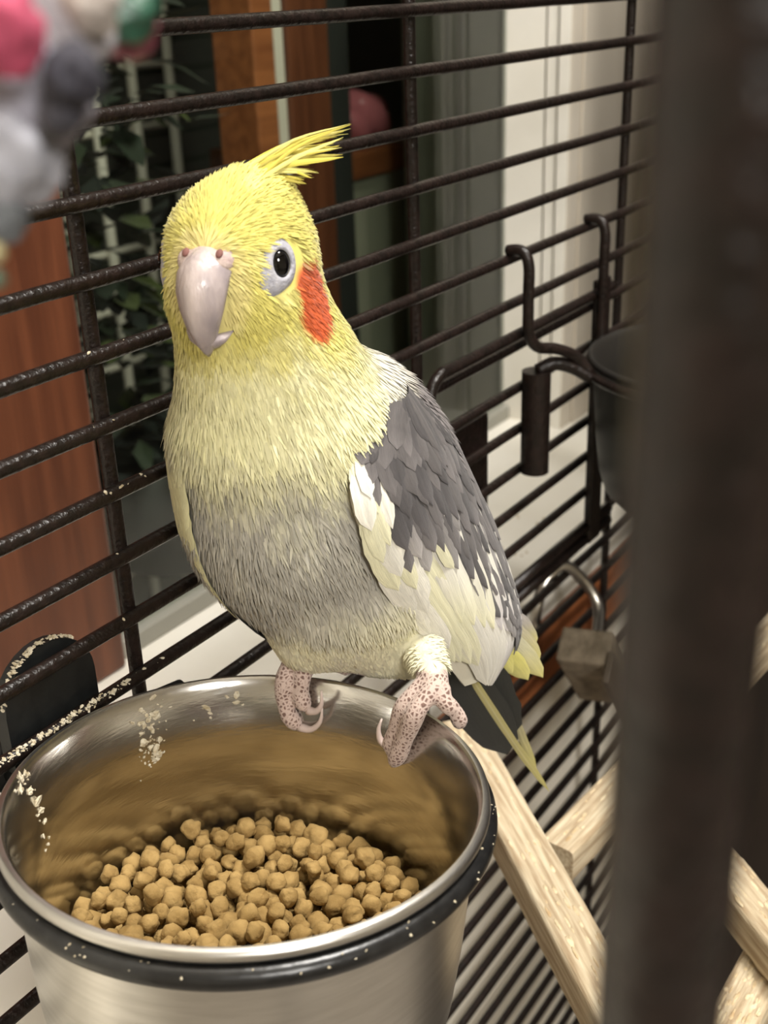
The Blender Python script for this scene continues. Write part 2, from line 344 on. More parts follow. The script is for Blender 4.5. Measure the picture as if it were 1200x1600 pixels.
def blob(mb, p, s, nrm_=None, m=0):
    ph = random.uniform(0, 99); z = nrm_ if nrm_ is not None else (0, 0, 1)
    mb.ell(p, (s*random.uniform(.6, 1.5), s*random.uniform(.5, 1.), s*random.uniform(.3, .6)), zax=nrm(A(*z)+.35*rng.normal(0, 1, 3)), xax=nrm(rng.normal(0, 1, 3)), nu=7, nv=5, m=m, fn=lambda d: 1+.75*noise.noise((d[0]*1.9+ph, d[1]*1.9, d[2]*1.9)))
# angle on the bowl of a photo position near the rim
def bang(px, py):
    p = on(px, py, 2, BC[2]); q = p - BC; return math.atan2(np.dot(q, by_), np.dot(q, bx_))
cr = MB()
for (a0, z0_, n, sa, sz) in ((bang(228, 1078), -7, 44, .045, 2.4), (bang(222, 1078), -16, 46, .04, 2.6), (bang(350, 1060), -7, 12, .07, 2), (bang(20, 1215), -9, 26, .02, 9), (bang(10, 1225), -1.5, 10, .05, .6)):
    for i in range(n):
        z = min(-.5, random.gauss(z0_, sz)); a = random.gauss(a0, sa); r = inner(z) - .1; blob(cr, bowlpt(r, a, z), random.choice([.25, .35, .5, .7, 1.1])*random.uniform(.8, 1.2), -bowlpt(1, a, 0)+BC)
o = cr.build('dried_crumbs', M['crust'], bowl, smooth=False); o['kind'] = 'stuff'
# holder: black ring under the rim, clamp plate outside the bars
hold = thing('bowl_holder', 'black ring bowl holder with rounded clamp plate under the pellet bowl', 'holder', bowlpt(0, 0, -8))
MB().lathe([(58.2+2.6*math.cos(a), -5.9+2.8*math.sin(a)) for a in np.linspace(0, 2*math.pi, 17)[:-1]], BC, BN, 128, closed=True).build('ring', M['rubber'], hold)
cp = MB(); prof = []
cx, cz, hw = 173, -188, 15.5
for a in np.linspace(0, math.pi, 15): prof.append((cx + hw*math.cos(a), cz + 17 + 15*math.sin(a)))
prof += [(cx-hw, cz-34), (cx+hw, cz-34)]
n = len(prof); vs = [(x, WY+3.2, z) for x, z in prof] + [(x, WY+7.5, z) for x, z in prof]
cp.add(vs, [tuple(range(n)), tuple(range(2*n-1, n-1, -1))] + [(i, i+n, (i+1) % n+n, (i+1) % n) for i in range(n)])
cp.build('clamp_plate', M['plastic'], hold, smooth=False)
MB().tube([(160, WY+10, -190), (160, WY-6, -190)], 3.2, 14).build('bolt', M['plastic'], hold)
MB().tube([(160, WY+8, -190), (160, WY+20, -190)], 6.5, 8).build('wing_nut', M['plastic'], hold)
MB().obox((206, 218.5, -187), (1, -.3, 0), (.3, 1, 0), (5, 2.2, 3), 0, 1).build('bracket', M['plastic'], hold, smooth=False)
cr = MB()
for i in range(420):                         # dried food caked on the bars and the plate
    k = random.random()
    if k < .66: x = random.uniform(140, 196); p = A(x, WY-random.uniform(.2, 1.9), Z0-8*DZ + random.uniform(.8, 2.2))
    elif k < .74: x = random.gauss(202, 6); p = A(x, WY-random.uniform(.2, 1.9), Z0-random.choice([5, 6, 7, 8, 3, 4])*DZ+random.uniform(.8, 2))
    else: a = random.uniform(.9, 3.0); p = A(cx + hw*math.cos(a), WY+random.uniform(3, 5), cz+17.5+15*math.sin(a))
    blob(cr, p, random.uniform(.2, .8))
o = cr.build('dried_crumbs', M['crust'], cage, smooth=False); o['kind'] = 'stuff'
cr = MB()
for i in range(90):
    a = random.uniform(0, 6.28); b_ = random.uniform(.2, 1.4); blob(cr, bowlpt(58.2+2.6*math.cos(b_), a, -5.9+2.8*math.sin(b_)), random.uniform(.12, .42))
o = cr.build('dried_crumbs', M['crust'], hold); o['kind'] = 'stuff'

# pellets: shared lumpy meshes, each pellet its own object
PM = []
for k in range(8):
    ph = 13*k+1.3
    b = MB().ell((0, 0, 0), (1, random.uniform(.85, 1), random.uniform(.82, 1.12)), nu=18, nv=12, fn=lambda d: 1 + .30*noise.noise((d[0]*1.4+ph, d[1]*1.4, d[2]*1.4)) + .09*noise.noise((d[0]*4+ph, d[1]*4, d[2]*4)))
    o = b.build('tmp', M['pellet'], None, (0, 0, 0)); PM.append(o.data); bpy.data.objects.remove(o)
placed = []; PA = np.zeros((900, 4)); NP = [0]
def try_place(n, zlo, surf, rmin, rmax):
    c = 0; tries = 0
    while c < n and tries < 9000:
        tries += 1
        s = random.uniform(2.4, 3.5); rr = (inner(-46)-s-.2)*math.sqrt(random.random()); a = random.uniform(0, 6.283)
        z = surf(rr*math.cos(a), rr*math.sin(a)) + random.uniform(-1.2, .9)
        p = bowlpt(rr, a, z); k = NP[0]
        if k == 0 or (((PA[:k, :3]-p)**2).sum(1) > ((PA[:k, 3]+s)*.84)**2).all(): PA[k, :3] = p; PA[k, 3] = s; NP[0] += 1; placed.append((p, s)); c += 1
    return c
surf = lambda x, y: -44.5 + 2.5*math.exp(-((x+4)**2+(y-2)**2)/900) + 1.2*noise.noise((x*.05, y*.05, 2))
n1 = try_place(235, 0, surf, 0, 1)
n2 = try_place(298-n1, 0, lambda x, y: surf(x, y) + 2.6, 0, 1)
ptop = list(placed)
try_place(260, 0, lambda x, y: surf(x, y) - 4.6, 0, 1)
def prot():
    return (random.uniform(0, 6.28), random.uniform(0, 6.28), random.uniform(0, 6.28))
for i, (p, s) in enumerate(ptop):
    o = bpy.data.objects.new('food_pellet', PM[i % 8]); COL.objects.link(o); o.location = (p+OFF)/1000; o.scale = (s, s*random.uniform(.9, 1.05), s); o.rotation_euler = prot()
    tag(o, 'round tan food pellet in the heap inside the steel bowl', 'pellet', 'pellets in the steel bowl')
bed = MB()
for (p, s) in placed[len(ptop):]:
    bed.ell(p, (s, s, s), nu=10, nv=7)
bed.lathe([(0, -52), (46, -52)], BC, BN, 40)
o = bed.build('pellet_bed', M['pellet'], None); tag(o, 'deeper layer of tan food pellets under the heap', 'pellets', None, 'stuff')

# ------------------------------------------------------------------ the cockatiel
RO = A(229.34, 168.39, -181.70)
rv = A(math.cos(YAW), math.sin(YAW), 0); dv = A(-math.sin(YAW), math.cos(YAW), 0)
def BW(p): return RO + rv*p[0] + dv*p[1] + A(0, 0, p[2])
BR = np.array([rv, dv, [0, 0, 1.]])
def bu(px, py, d):                           # bird-frame point (right, away, up)
    k = CM @ A(px-600, py-800, FPX); s = (np.dot(RO, dv)+d)/np.dot(k, dv); return BR @ (k*s - RO)
bird = thing('cockatiel', 'yellow faced grey and white cockatiel perched on the steel bowl rim', 'bird', BW((0, 2, 0)))
HC = A(-23.5, 6, 122); FAZ = math.radians(20)
HF = A(-math.sin(FAZ), -math.cos(FAZ), 0); HS = A(math.cos(FAZ), -math.sin(FAZ), 0)
def HP(f, s, h): return HC + HF*f + HS*s + A(0, 0, h)
body0 = MB()
def E(c, r, z=(0, 0, 1), x=(1, 0, 0)): body0.ell(c, r, z, x, 32, 20)
E(HP(-1, 0, 0), (21, 19.5, 20), (0, 0, 1), HF)
E(HP(1, 5, 12), (13, 12, 11), (0, 0, 1), HF)
E(HP(5, 0, -8), (17, 18, 16), (0, 0, 1), HF)
E((-21.5, 8, 104), (21, 20.5, 20))
E((-19, 11, 92), (24.5, 23, 22))
E((-16.5, 13, 72), (31.5, 26.5, 29), (.12, 0, 1))
E((-14, 13, 50), (32.5, 27.5, 36), (-.28, .0, 1))
E((-3, 14, 28), (28, 25, 26), (-.5, .1, 1))
E((9, 18, 12), (20, 19, 16), (-.6, .1, 1))
E((9, 28, 58), (22, 20, 40), (-.45, -.2, 1))
E((22, 32, 28), (16, 15, 28), (-.5, -.3, 1))
E((-15, 6, 12), (9, 10, 10))
E((17, 8, 8), (8.5, 9, 11))
def remesh(mb, vox, it, fac=.5):
    o = mb.build('tmp', M['bar'], None, (0, 0, 0)); o.location = (0, 0, 0)
    r = o.modifiers.new('r', 'REMESH'); r.mode = 'VOXEL'; r.voxel_size = vox/1000
    if it: s = o.modifiers.new('s', 'SMOOTH'); s.iterations = it; s.factor = fac
    dg = bpy.context.evaluated_depsgraph_get(); dg.update()
    me = bpy.data.meshes.new_from_object(o.evaluated_get(dg)); bpy.data.objects.remove(o)
    V = np.empty(len(me.vertices)*3); me.vertices.foreach_get('co', V); V = V.reshape(-1, 3)*1000
    F = [tuple(p.vertices) for p in me.polygons]; bpy.data.meshes.remove(me)
    return V, F
V0, F0 = remesh(body0, 1.5, 130)
# feet: toes hooked over the rim and down the inside of the bowl
body1 = MB(); body1.add(V0, F0)
def footframe(px, py):
    a = bang(px, py); P = bowlpt(57.4, a, .6); n_in = nrm(BC - bowlpt(1, a, 0)); tg = nrm(np.cross(BN, n_in))
    if np.dot(tg, rv) < 0: tg = -tg
    return P, n_in, tg
def ff(fr_, q): return BR @ (fr_[0] + fr_[1]*q[0] + fr_[2]*q[1] + A(0, 0, q[2]) - RO)
claws = []; footpts = []
FL = footframe(470, 1060); FR = footframe(652, 1098)
def toe(fr_, pts, rad, claw):
    P = catmull([ff(fr_, q) for q in pts], 22); t_ = np.linspace(0, 1, 22)
    R_ = [rad*(1 - .18*t + .07*math.sin(t*17)) for t in t_]; R_[-1] *= .55; R_[-2] *= .85
    body1.tube(P, R_, 12); footpts.extend(P[2:])
    if claw: claws.append((catmull([ff(fr_, q) for q in claw], 10)))
toe(FL, [(-4, -1, 8), (.5, -3.6, 6), (4.4, -5.2, 2.5), (5.6, -6, -4), (6, -4.6, -10), (6.4, -1.6, -14)], 2.9, [(6.4, -1.8, -13.5), (7.6, 2.2, -13), (8.4, 5.2, -9.5), (8.2, 6.0, -5)])
toe(FL, [(-4, 0, 8), (.5, -.4, 6.4), (4.6, -.2, 3), (5.8, -.6, -3), (6.6, .8, -7.6)], 2.8, [(6.6, 1.4, -7.4), (8, 4.2, -6.4), (8.6, 6.0, -3.4), (8, 6.0, .6)])
toe(FR, [(-4, -1, 9), (.5, -1.4, 7), (4.6, -2.6, 3), (6, -4.6, -4), (6.6, -6.4, -10), (7, -7.2, -14)], 2.8, [(7, -7.2, -12), (8.2, -9.4, -10.5), (8.6, -9.6, -7), (7.8, -9, -3.5)])
toe(FR, [(-4, 2, 9), (.5, 2.6, 7), (4.8, 2.2, 3), (6.4, 0, -4.5), (7, -2.6, -11), (7.4, -5.4, -17)], 3.0, None)
toe(FR, [(-3.5, 3, 8), (-2, 5.6, 5.4), (-4.8, 7.4, 1.4), (-6.2, 7.8, -3.6)], 2.6, None)
toe(FL, [(-3.5, 1, 8), (-2.5, 5, 5), (-2, 9.5, 3.4), (-3, 12, 2.5)], 2.4, None)
for fr_, top in ((FL, (-14, 7, 13)), (FR, (17, 10, 12))):
    body1.tube(catmull([ff(fr_, (-1, 0, 5.6)), ff(fr_, (-3.6, 0, 9)), top], 8), [3.4, 3.6, 3.8, 4, 4.4, 5, 6, 6], 12); footpts.append(ff(fr_, (-1, 0, 5.6))); footpts.append(ff(fr_, (-3.6, 0, 9)))
V1, F1 = remesh(body1, .75, 3)
footpts = np.array(footpts)
# plumage colours as a function of the place on the bird
YEL = A(*lin(213, 203, 112)); CRE = A(*lin(226, 222, 176)); GRY = A(*lin(160, 156, 146)); PAL = A(*lin(214, 209, 178)); WHT = A(*lin(222, 218, 206)); DRK = A(*lin(84, 80, 84)); ORG = A(*lin(202, 90, 44))
CHK = HP(1.5, 19, -9.5)
def nz(P, s, o=0.): return vnoise(P, s*1.3, o)
def colf(P):
    P = np.asarray(P, float); r, d, h = P[:, 0], P[:, 1], P[:, 2]
    n1 = nz(P, .16); n2 = nz(P, .06, 40.); n3 = nz(P, .6, 11.); C = np.zeros((len(P), 3))
    hb = h + 4*n1 + 4*n2
    def mixc(C, c, w): return C*(1-w[:, None]) + c*w[:, None]
    C[:] = PAL
    C = mixc(C, GRY, sm(hb - .30*(r+2), 17, 38))
    C = mixc(C, A(*lin(196, 192, 176)), sm(n1 + .6*n3, .1, .9)*.55*(1-sm(h, 60, 74)))
    C = mixc(C, CRE, sm(hb + 5*n3 - .006*(r+17)**2, 53, 80))
    C = mixc(C, YEL, sm(hb + 3*n3, 88, 107))
    C = mixc(C, A(*lin(228, 220, 150)), sm(n1, .1, .5)*sm(h, 96, 104)*.5)
    # back of the neck and shoulder on the image right: white, then grey
    bk = sm(r + .35*d - .25*(h-90), 8, 18)
    C = mixc(C, WHT, bk*sm(h, 74, 88)*(1-sm(h, 100, 112)))
    C = mixc(C, A(*lin(120, 114, 114)), sm(r - .12*(h-70), 9, 17)*sm(h, 40, 60)*(1-sm(h, 84, 96)))
    # cheek patch
    q = P - CHK; f_ = q @ HF; 
    e = np.sqrt((f_/6.2)**2 + (q[:, 2]/9.2)**2) + .18*n1
    C = mixc(C, ORG, (1-sm(e, .8, 1.1))*(q @ HS > -14))
    # pale rim of the face round the bill
    q = P - HP(21, 0, -3); e = np.sqrt((q @ HS / 10)**2 + (q[:, 2]/12)**2 + ((q @ HF)/16)**2)
    C = mixc(C, A(*lin(222, 208, 150)), (1-sm(e, .85, 1.15))*.6)
    return C
def footdist(P):
    out = np.full(len(P), 1e6); k = np.where(P[:, 2] < 16)[0]
    for c in range(0, len(k), 4000):
        q = k[c:c+4000]; out[q] = ((P[q][:, None]-footpts[None])**2).sum(-1).min(1)
    return out
fd = footdist(V1)
isfoot = (1-sm(np.sqrt(fd), 3.9, 4.6))*(V1[:, 2] < 13)
cb = colf(V1)
bm_ = MB(); bm_.add([BW(p) for p in V1], F1); bm_.c = [(*c, 1-f) for c, f in zip(cb, isfoot)]
M['skin'] = vcol_mat('plumage_skin', .8, foot=True); M['plume'] = vcol_mat('plumage', .75); M['feather'] = vcol_mat('feather', .65, streak=True)
body = bm_.build('body', M['skin'], bird, BW((0, 2, 0)))
bvh = BVHTree.FromPolygons([Vector(v) for v in V1], F1)
# small body feathers lying on the skin
def plumage(N):
    F = np.array([f[:3] for f in F1] + [(f[0], f[2], f[3]) for f in F1 if len(f) == 4])
    a, b, c = V1[F[:, 0]], V1[F[:, 1]], V1[F[:, 2]]
    nn = np.cross(b-a, c-a); ar = np.linalg.norm(nn, axis=1); nn /= ar[:, None]
    cen = (a+b+c)/3
    wgt = ar*np.where(nn[:, 1] > .75, .25, 1.)*np.where(cen[:, 2] > 92, 1.7, 1.)
    k = rng.choice(len(F), N, p=wgt/wgt.sum()); u = rng.random((N, 1)); v = rng.random((N, 1)); fl = (u+v) > 1; u = np.where(fl, 1-u, u); v = np.where(fl, 1-v, v)
    P = a[k] + u*(b[k]-a[k]) + v*(c[k]-a[k]); nr = nn[k]
    keep = footdist(P) > 24
    bb = HP(20, 0, 0)                        # no feathers on the bill, the eyelids
    keep &= np.linalg.norm((P-HP(23, 0, -5))/A(1, 1, 1.25), axis=1) > 6.6
    keep &= np.linalg.norm(P-HP(20, 3, -13), axis=1) > 3.8; keep &= np.linalg.norm(P-HP(20, -3, -13), axis=1) > 3.8
    for e_ in (EYE, EYE2):
        q = P-e_; keep &= ~((np.linalg.norm(q, axis=1) < 6.7) | (np.linalg.norm(q - HF*5.2 + A(0, 0, 2.6), axis=1) < 4.2))
    P, nr = P[keep], nr[keep]; N = len(P)
    hd = sm(P[:, 2], 90, 104)[:, None]
    fb = A(.22, .25, -1.)[None]; fh = P - HP(20, 0, 4)[None]; fh /= np.linalg.norm(fh, axis=1)[:, None]; fh = fh + A(0, 0, -.35)
    fl = fb*(1-hd) + fh*hd + rng.normal(0, .13, (N, 3)); fl -= nr*np.sum(fl*nr, 1)[:, None]; fl /= np.linalg.norm(fl, axis=1)[:, None]
    sd = np.cross(nr, fl)
    L = (rng.uniform(5, 9, (N, 1))*(1-hd) + rng.uniform(2.8, 5, (N, 1))*hd); Wd = (rng.uniform(.22, .5, (N, 1))*(1-hd) + rng.uniform(.16, .34, (N, 1))*hd)
    low = 1-sm(P[:, 2:], 16, 30); L = L*(1-.55*low)
    lift = rng.uniform(.05, .17, (N, 1))*(1-hd) + rng.uniform(.06, .17, (N, 1))*hd
    lift = lift*(1-.8*low)
    rows = []
    for t, w, up in ((0, .5, -.12), (.35, 1., .35), (.72, .8, .8), (1., .12, .95)):
        c0 = P + fl*L*t + nr*(lift*L*up*(1 if t else 1)); rows.append(c0 - sd*Wd*w); rows.append(c0 + sd*Wd*w)
    VV = np.stack(rows, 1).reshape(-1, 3)
    col = colf(P + fl*L*.3)*rng.uniform(.87, 1.12, (N, 1))
    CC = np.repeat(np.concatenate([col, np.ones((N, 1))], 1), 8, 0)
    FF = (np.arange(N)[:, None, None]*8 + np.array([(1, 0, 2, 3), (3, 2, 4, 5), (5, 4, 6, 7)])[None]).reshape(-1, 4)
    Wp = RO[None] + VV @ BR; base = BW((0, 2, 0))
    me = bpy.data.meshes.new('plumage'); me.from_pydata(((Wp-base)/1000).tolist(), [], FF.tolist())
    me.materials.append(M['plume']); me.polygons.foreach_set('use_smooth', [True]*len(me.polygons))
    at_ = me.color_attributes.new('Col', 'FLOAT_COLOR', 'POINT'); at_.data.foreach_set('color', CC.astype(np.float32).ravel())
    jn = nr + rng.normal(0, .10, (N, 3)) + fl*.12; jn /= np.linalg.norm(jn, axis=1)[:, None]
    me.update(); me.normals_split_custom_set_from_vertices(np.repeat(jn @ BR, 8, 0).tolist())
    o = link('plumage', me, bird, base); o['kind'] = 'stuff'; return o
def surf_at(p):
    co, no, i, d = bvh.find_nearest(Vector(p)); return A(*co), A(*no)
EYE, EN = surf_at(HP(11.5, 18, 1.2)); EYE2, EN2 = surf_at(HP(11.5, -18, 1.2))
plumage(62000)
# eyes
M['eye'] = mat('eye', lin(6, 5, 5), .06, spec=.5); M['lid'] = mat('eyelid', lin(176, 175, 182), .6, col2=lin(150, 150, 160), nscale=500, bump=.4, bscale=900)
for p, nm in ((EYE, EN), (EYE2, EN2)):
    up = nrm(A(0, 0, 1) - nm*nm[2]); sd = np.cross(nm, up)
    if np.dot(sd, HF) < 0: sd = -sd           # sd points to the bill
    lid = MB(); n = 36; vs = []; prof = [(5.6, -.9), (5.2, -.1), (4.4, .35), (3.7, .6), (3.15, .62), (2.9, .1)]
    for (r, z) in prof:
        for j in range(n):
            a = 2*math.pi*j/n; k = 1 + .62*max(0, math.cos(a + .62))**4*sm(r, 3., 5.4)
            q = p + sd*math.cos(a)*r*.86*k + up*math.sin(a)*r*1.1*k
            cc, cn = surf_at(q); vs.append(BW(cc*.75 + q*.25 + nm*(z+.25)))
    k = len(prof)
    lid.add(vs, [(i*n+j, i*n+(j+1) % n, (i+1)*n+(j+1) % n, (i+1)*n+j) for i in range(k-1) for j in range(n)])
    e = MB().ell(BW(p - nm*1.3), (2.85, 3.75, 2.7), BR.T @ nm, BR.T @ sd, 28, 18); eo = e.build('eye', M['eye'], bird)
    lid.build('eyelid', M['lid'], eo)
# bill
M['beak'] = mat('bill', lin(190, 176, 172), .34, col2=lin(138, 128, 132), nscale=110, stretch=(1, 1, .35), bump=.7, bscale=260, coat=.15)
M['cere'] = mat('cere', lin(188, 170, 162), .6, col2=lin(160, 138, 136), nscale=300, bump=.4, bscale=700)
def loft(sections, n=24):
    b = MB(); vs = []
    for (c, w, dp, ax_n) in sections:        # centre (f,h), half width, half depth, normal direction in the f-h plane
        nx_, nz_ = ax_n
        for j in range(n):
            a = 2*math.pi*j/n; x = math.cos(a); y = math.sin(a)
            rx = math.copysign(abs(x)**.85, x); ry = (abs(y)**.9 if y > 0 else -abs(y)**.8)
            vs.append(BW(HP(c[0] + nx_*ry*dp, rx*w*(1 - .50*max(0, y)), c[1] + nz_*ry*dp)))
    k = len(sections)
    b.add(vs, [(i*n+j, i*n+(j+1) % n, (i+1)*n+(j+1) % n, (i+1)*n+j) for i in range(k-1) for j in range(n)] + [tuple(range(n-1, -1, -1)), tuple((k-1)*n+j for j in range(n))])
    return b
def nd(a): return (math.cos(math.radians(a)), math.sin(math.radians(a)))
up_m = loft([((14, 1.5), 6.0, 4, nd(80)), ((17.2, 1.6), 6.8, 4.4, nd(65)), ((20.2, -.4), 6.7, 4.8, nd(45)), ((22, -4), 6.3, 4.9, nd(22)), ((22.6, -8), 5.5, 4.5, nd(4)), ((22.5, -12), 4.2, 3.6, nd(-10)), ((21.9, -15.4), 2.8, 2.5, nd(-18)), ((21, -18), 1.5, 1.3, nd(-24)), ((20.4, -19.4), .5, .5, nd(-24))])
bill = up_m.build('upper_bill', M['beak'], bird)
lo_m = loft([((11, -11), 6.6, 4.5, nd(-40)), ((16.5, -12.4), 6.8, 4.6, nd(-30)), ((19.4, -14), 6, 3.8, nd(-14)), ((20.5, -15.8), 4.8, 2.8, nd(-6)), ((20.5, -17.2), 3, 1.7, nd(0)), ((20.2, -18), 1.2, .7, nd(0))])
lo_m.build('lower_bill', M['beak'], bird)
ce = MB()
for s in (-1, 1):
    c0 = HP(17.2, s*3.6, 2.6)
    ce.ell(BW(c0), (3.7, 3.8, 2.5), BR.T @ nrm(HF*.7+A(0, 0, .7)), BR.T @ HS, 20, 12)
ce.ell(BW(HP(18.4, 0, 3.0)), (4.8, 3.4, 2.2), BR.T @ nrm(HF*.7+A(0, 0, .7)), BR.T @ HS, 20, 12)
co_ = ce.build('cere', M['cere'], bird)
M['nostril'] = mat('nostril', lin(120, 80, 74), .8)
for s in (-1, 1):
    MB().ell(BW(HP(18.9, s*4.3, 4.5)), (.9, 1.2, .5), BR.T @ nrm(HF*.75+A(0, 0, .66)), BR.T @ HS, 14, 8).build('nostril', M['nostril'], co_)
for c in claws:
    MB().tube([BW(p) for p in c], list(np.linspace(1.35, .25, len(c))), 8).build('claw', mat('claw', lin(190, 172, 164), .4) if 'claw' not in bpy.data.materials else bpy.data.materials['claw'], bird)

# feathers
def feather(parent, path, side, hw, cols, name='feather', camber=.25, nrmv=None, mid=.62):
    """path: bird-frame centre line, side: width direction per point, cols: fn(t, s) -> colour"""
    n = len(path); b = MB(); vs = []; cs = []; ns = []; uvs = []; uo = random.uniform(0, 50); SS = (-1, -.66, -.33, 0, .33, .66, 1)
    st = [random.uniform(.88, 1.1) for _ in SS]
    for i in range(n):
        t = i/(n-1); w = hw*(min(1, .55+2.2*t))*(math.sqrt(max(0, 1-((t-mid)/(1-mid))**2)) if t > mid else 1)
        w = max(w, hw*.04); e0, e1 = random.uniform(.9, 1.06), random.uniform(.9, 1.06)
        for q, s in enumerate(SS):
            p = path[i] + side[i]*w*s*(e0 if s < 0 else e1) + (nrmv[i]*camber*(1-s*s) if nrmv is not None else 0)
            vs.append(BW(p)); uvs.append((uo + s*hw*.45 + .0*t, uo + t*2 - abs(s)*.7)); c = A(*cols(t, s))*st[q]; cs.append((*c, 1)); ns.append(nrm(nrmv[i] + side[i]*s*.35) if nrmv is not None else None)
    b.add(vs, [(i*7+j+1, i*7+j, (i+1)*7+j, (i+1)*7+j+1) for i in range(n-1) for j in range(6)]); b.c = cs
    o = b.build(name, M['feather'], parent); me = o.data; uvl = me.uv_layers.new(name='UVMap'); li = np.empty(len(me.loops), np.int32); me.loops.foreach_get('vertex_index', li)
    uvl.data.foreach_set('uv', np.array(uvs, np.float32)[li].ravel())
    if nrmv is not None: o.data.normals_split_custom_set_from_vertices([tuple(BR.T @ q) for q in ns])
    return o
class WingSurf:
    def __init__(s, front, back, bulge, bdir):
        s.f = catmull(front, 60); s.b = catmull(back, 60); s.k = bulge; s.d = nrm(bdir)
    def __call__(s, u, v):
        q = np.clip(v, 0, 1)*59; i = min(int(q), 58); t = q-i
        a = s.f[i]*(1-t)+s.f[i+1]*t; c = s.b[i]*(1-t)+s.b[i+1]*t
        p = a*(1-u)+c*u + s.d*s.k*4*u*(1-u)*math.sin(math.pi*(.12+.8*min(max(v, 0), 1)))
        if v > 1: p = p + (s.f[-1]-s.f[-4])*(v-1)*6
        return p
    def nrm(s, u, v):
        e = .01; a = s(min(u+e, 1), v)-s(max(u-e, 0), v); c = s(u, min(v+e, 1))-s(u, max(v-e, 0)); n = nrm(np.cross(a, c))
        return n if np.dot(n, s.d) > 0 else -n
def wfeather(parent, S, uv0, uv1, hw, cols, lift0, lift1, n=10, roll=.3, bend=0.):
    path = []; sd = []; nv = []
    for i in range(n):
        t = i/(n-1); u = uv0[0]*(1-t)+uv1[0]*t + bend*4*t*(1-t); v = uv0[1]*(1-t)+uv1[1]*t
        uc = min(max(u, 0), 1); nn_ = S.nrm(uc, min(max(v, .01), .99)); path.append(S(u, v) + nn_*(lift0*(1-t)+lift1*t)); nv.append(nn_)
    for i in range(n):
        tg = nrm(path[min(i+1, n-1)]-path[max(i-1, 0)]); s_ = nrm(np.cross(nv[i], tg)); sd.append(nrm(s_ + nv[i]*roll*.35))
    return feather(parent, path, sd, hw, cols, nrmv=nv)
def jit(c, k=.08): return A(*c)*random.uniform(1-k, 1+k)
def fcol(base, edge=None, shaft=None, tipc=None):
    base = A(*base)
    def f(t, s):
        c = base*(1-.06*abs(s)) 
        if edge is not None: c = c + (A(*edge)-c)*(abs(s) > .8)*.8
        if shaft is not None and abs(s) < .2: c = c + (A(*shaft)-c)*.55
        if tipc is not None: c = c + (A(*tipc)-c)*max(0, (t-.6)/.4)
        return c
    return f
wing = None
S1 = WingSurf([bu(604, 640, 7), bu(554, 715, -6), bu(556, 795, -12), bu(590, 890, -9), bu(640, 965, -1), bu(695, 1035, 10), bu(735, 1082, 19)],
              [bu(625, 600, 20), bu(690, 668, 28), bu(738, 762, 34), bu(772, 850, 38), bu(797, 930, 41), bu(806, 985, 42), bu(775, 1050, 38)], 8, (.75, -.65, .15))
def shell(S, name, parent, c, off=-.6):
    b = MB(); nu, nv_ = 16, 26; vs = [S(u, v) + S.nrm(u, min(max(v, .01), .99))*off for v in np.linspace(0, .97, nv_) for u in np.linspace(0, 1, nu)]
    vs2 = [S(u, v) + S.nrm(u, min(max(v, .01), .99))*(off-2.) for v in np.linspace(0, .97, nv_) for u in np.linspace(0, 1, nu)]
    k = nu*nv_; q = [(i*nu+j, i*nu+j+1, (i+1)*nu+j+1, (i+1)*nu+j) for i in range(nv_-1) for j in range(nu-1)]
    rim = [j for j in range(nu)] + [i*nu+nu-1 for i in range(1, nv_)] + [(nv_-1)*nu+j for j in range(nu-2, -1, -1)] + [i*nu for i in range(nv_-2, 0, -1)]
    fs = q + [tuple(reversed([x+k for x in f])) for f in q] + [(rim[i], rim[(i+1) % len(rim)], rim[(i+1) % len(rim)]+k, rim[i]+k) for i in range(len(rim))]
    b.add([BW(p) for p in vs+vs2], fs, 0, col=[(*c, 1)]*(2*k))
    return b.build(name, M['plume'], parent)
wing = shell(S1, 'wing', bird, lin(196, 190, 172))
wing['label'] = 'white wing with dark grey coverts'
WF = lin(224, 220, 208); WY_ = lin(220, 216, 184); DG = lin(90, 86, 86); DG2 = lin(72, 69, 70); LG = lin(130, 126, 124)
# flight feathers, back edge first
for i, u in enumerate(np.linspace(.97, .06, 15)):
    v0 = .34 + .10*(u > .5); v1 = .84 + .16*math.sin(math.pi*(.15+.7*(1-u))) - .10*(u < .2)
    du = -.02 if u > .5 else .05
    b_ = jit(WF, .05) if u > .22 else jit(WY_, .04)
    if u > .86: b_ = jit(lin(188, 182, 178))
    wfeather(wing, S1, (u, v0), (u+du, v1), 4.6, fcol(b_, None, lin(206, 200, 188), lin(206, 200, 202) if u > .5 else None), .1+.02*i, .7+.05*i, 12, roll=.5)
for i, u in enumerate(np.linspace(.98, .30, 10)):      # second, shorter row
    v1 = .62 + .22*u; b_ = jit(WF, .05)
    wfeather(wing, S1, (u, .30), (u-.03, v1), 4.2, fcol(b_, None, lin(208, 203, 192), lin(190, 184, 186) if u > .6 else lin(226, 222, 186)), .8, 1.5+.03*i, 10, roll=.5)
def isdark(u, v):
    thr = np.interp(v, [0, .12, .25, .4, .55, .7, .8, .9], [-.1, .04, .28, .46, .6, .74, .9, 1.2])
    return u > thr or (.13 < u < .34 and .20 < v < .35)
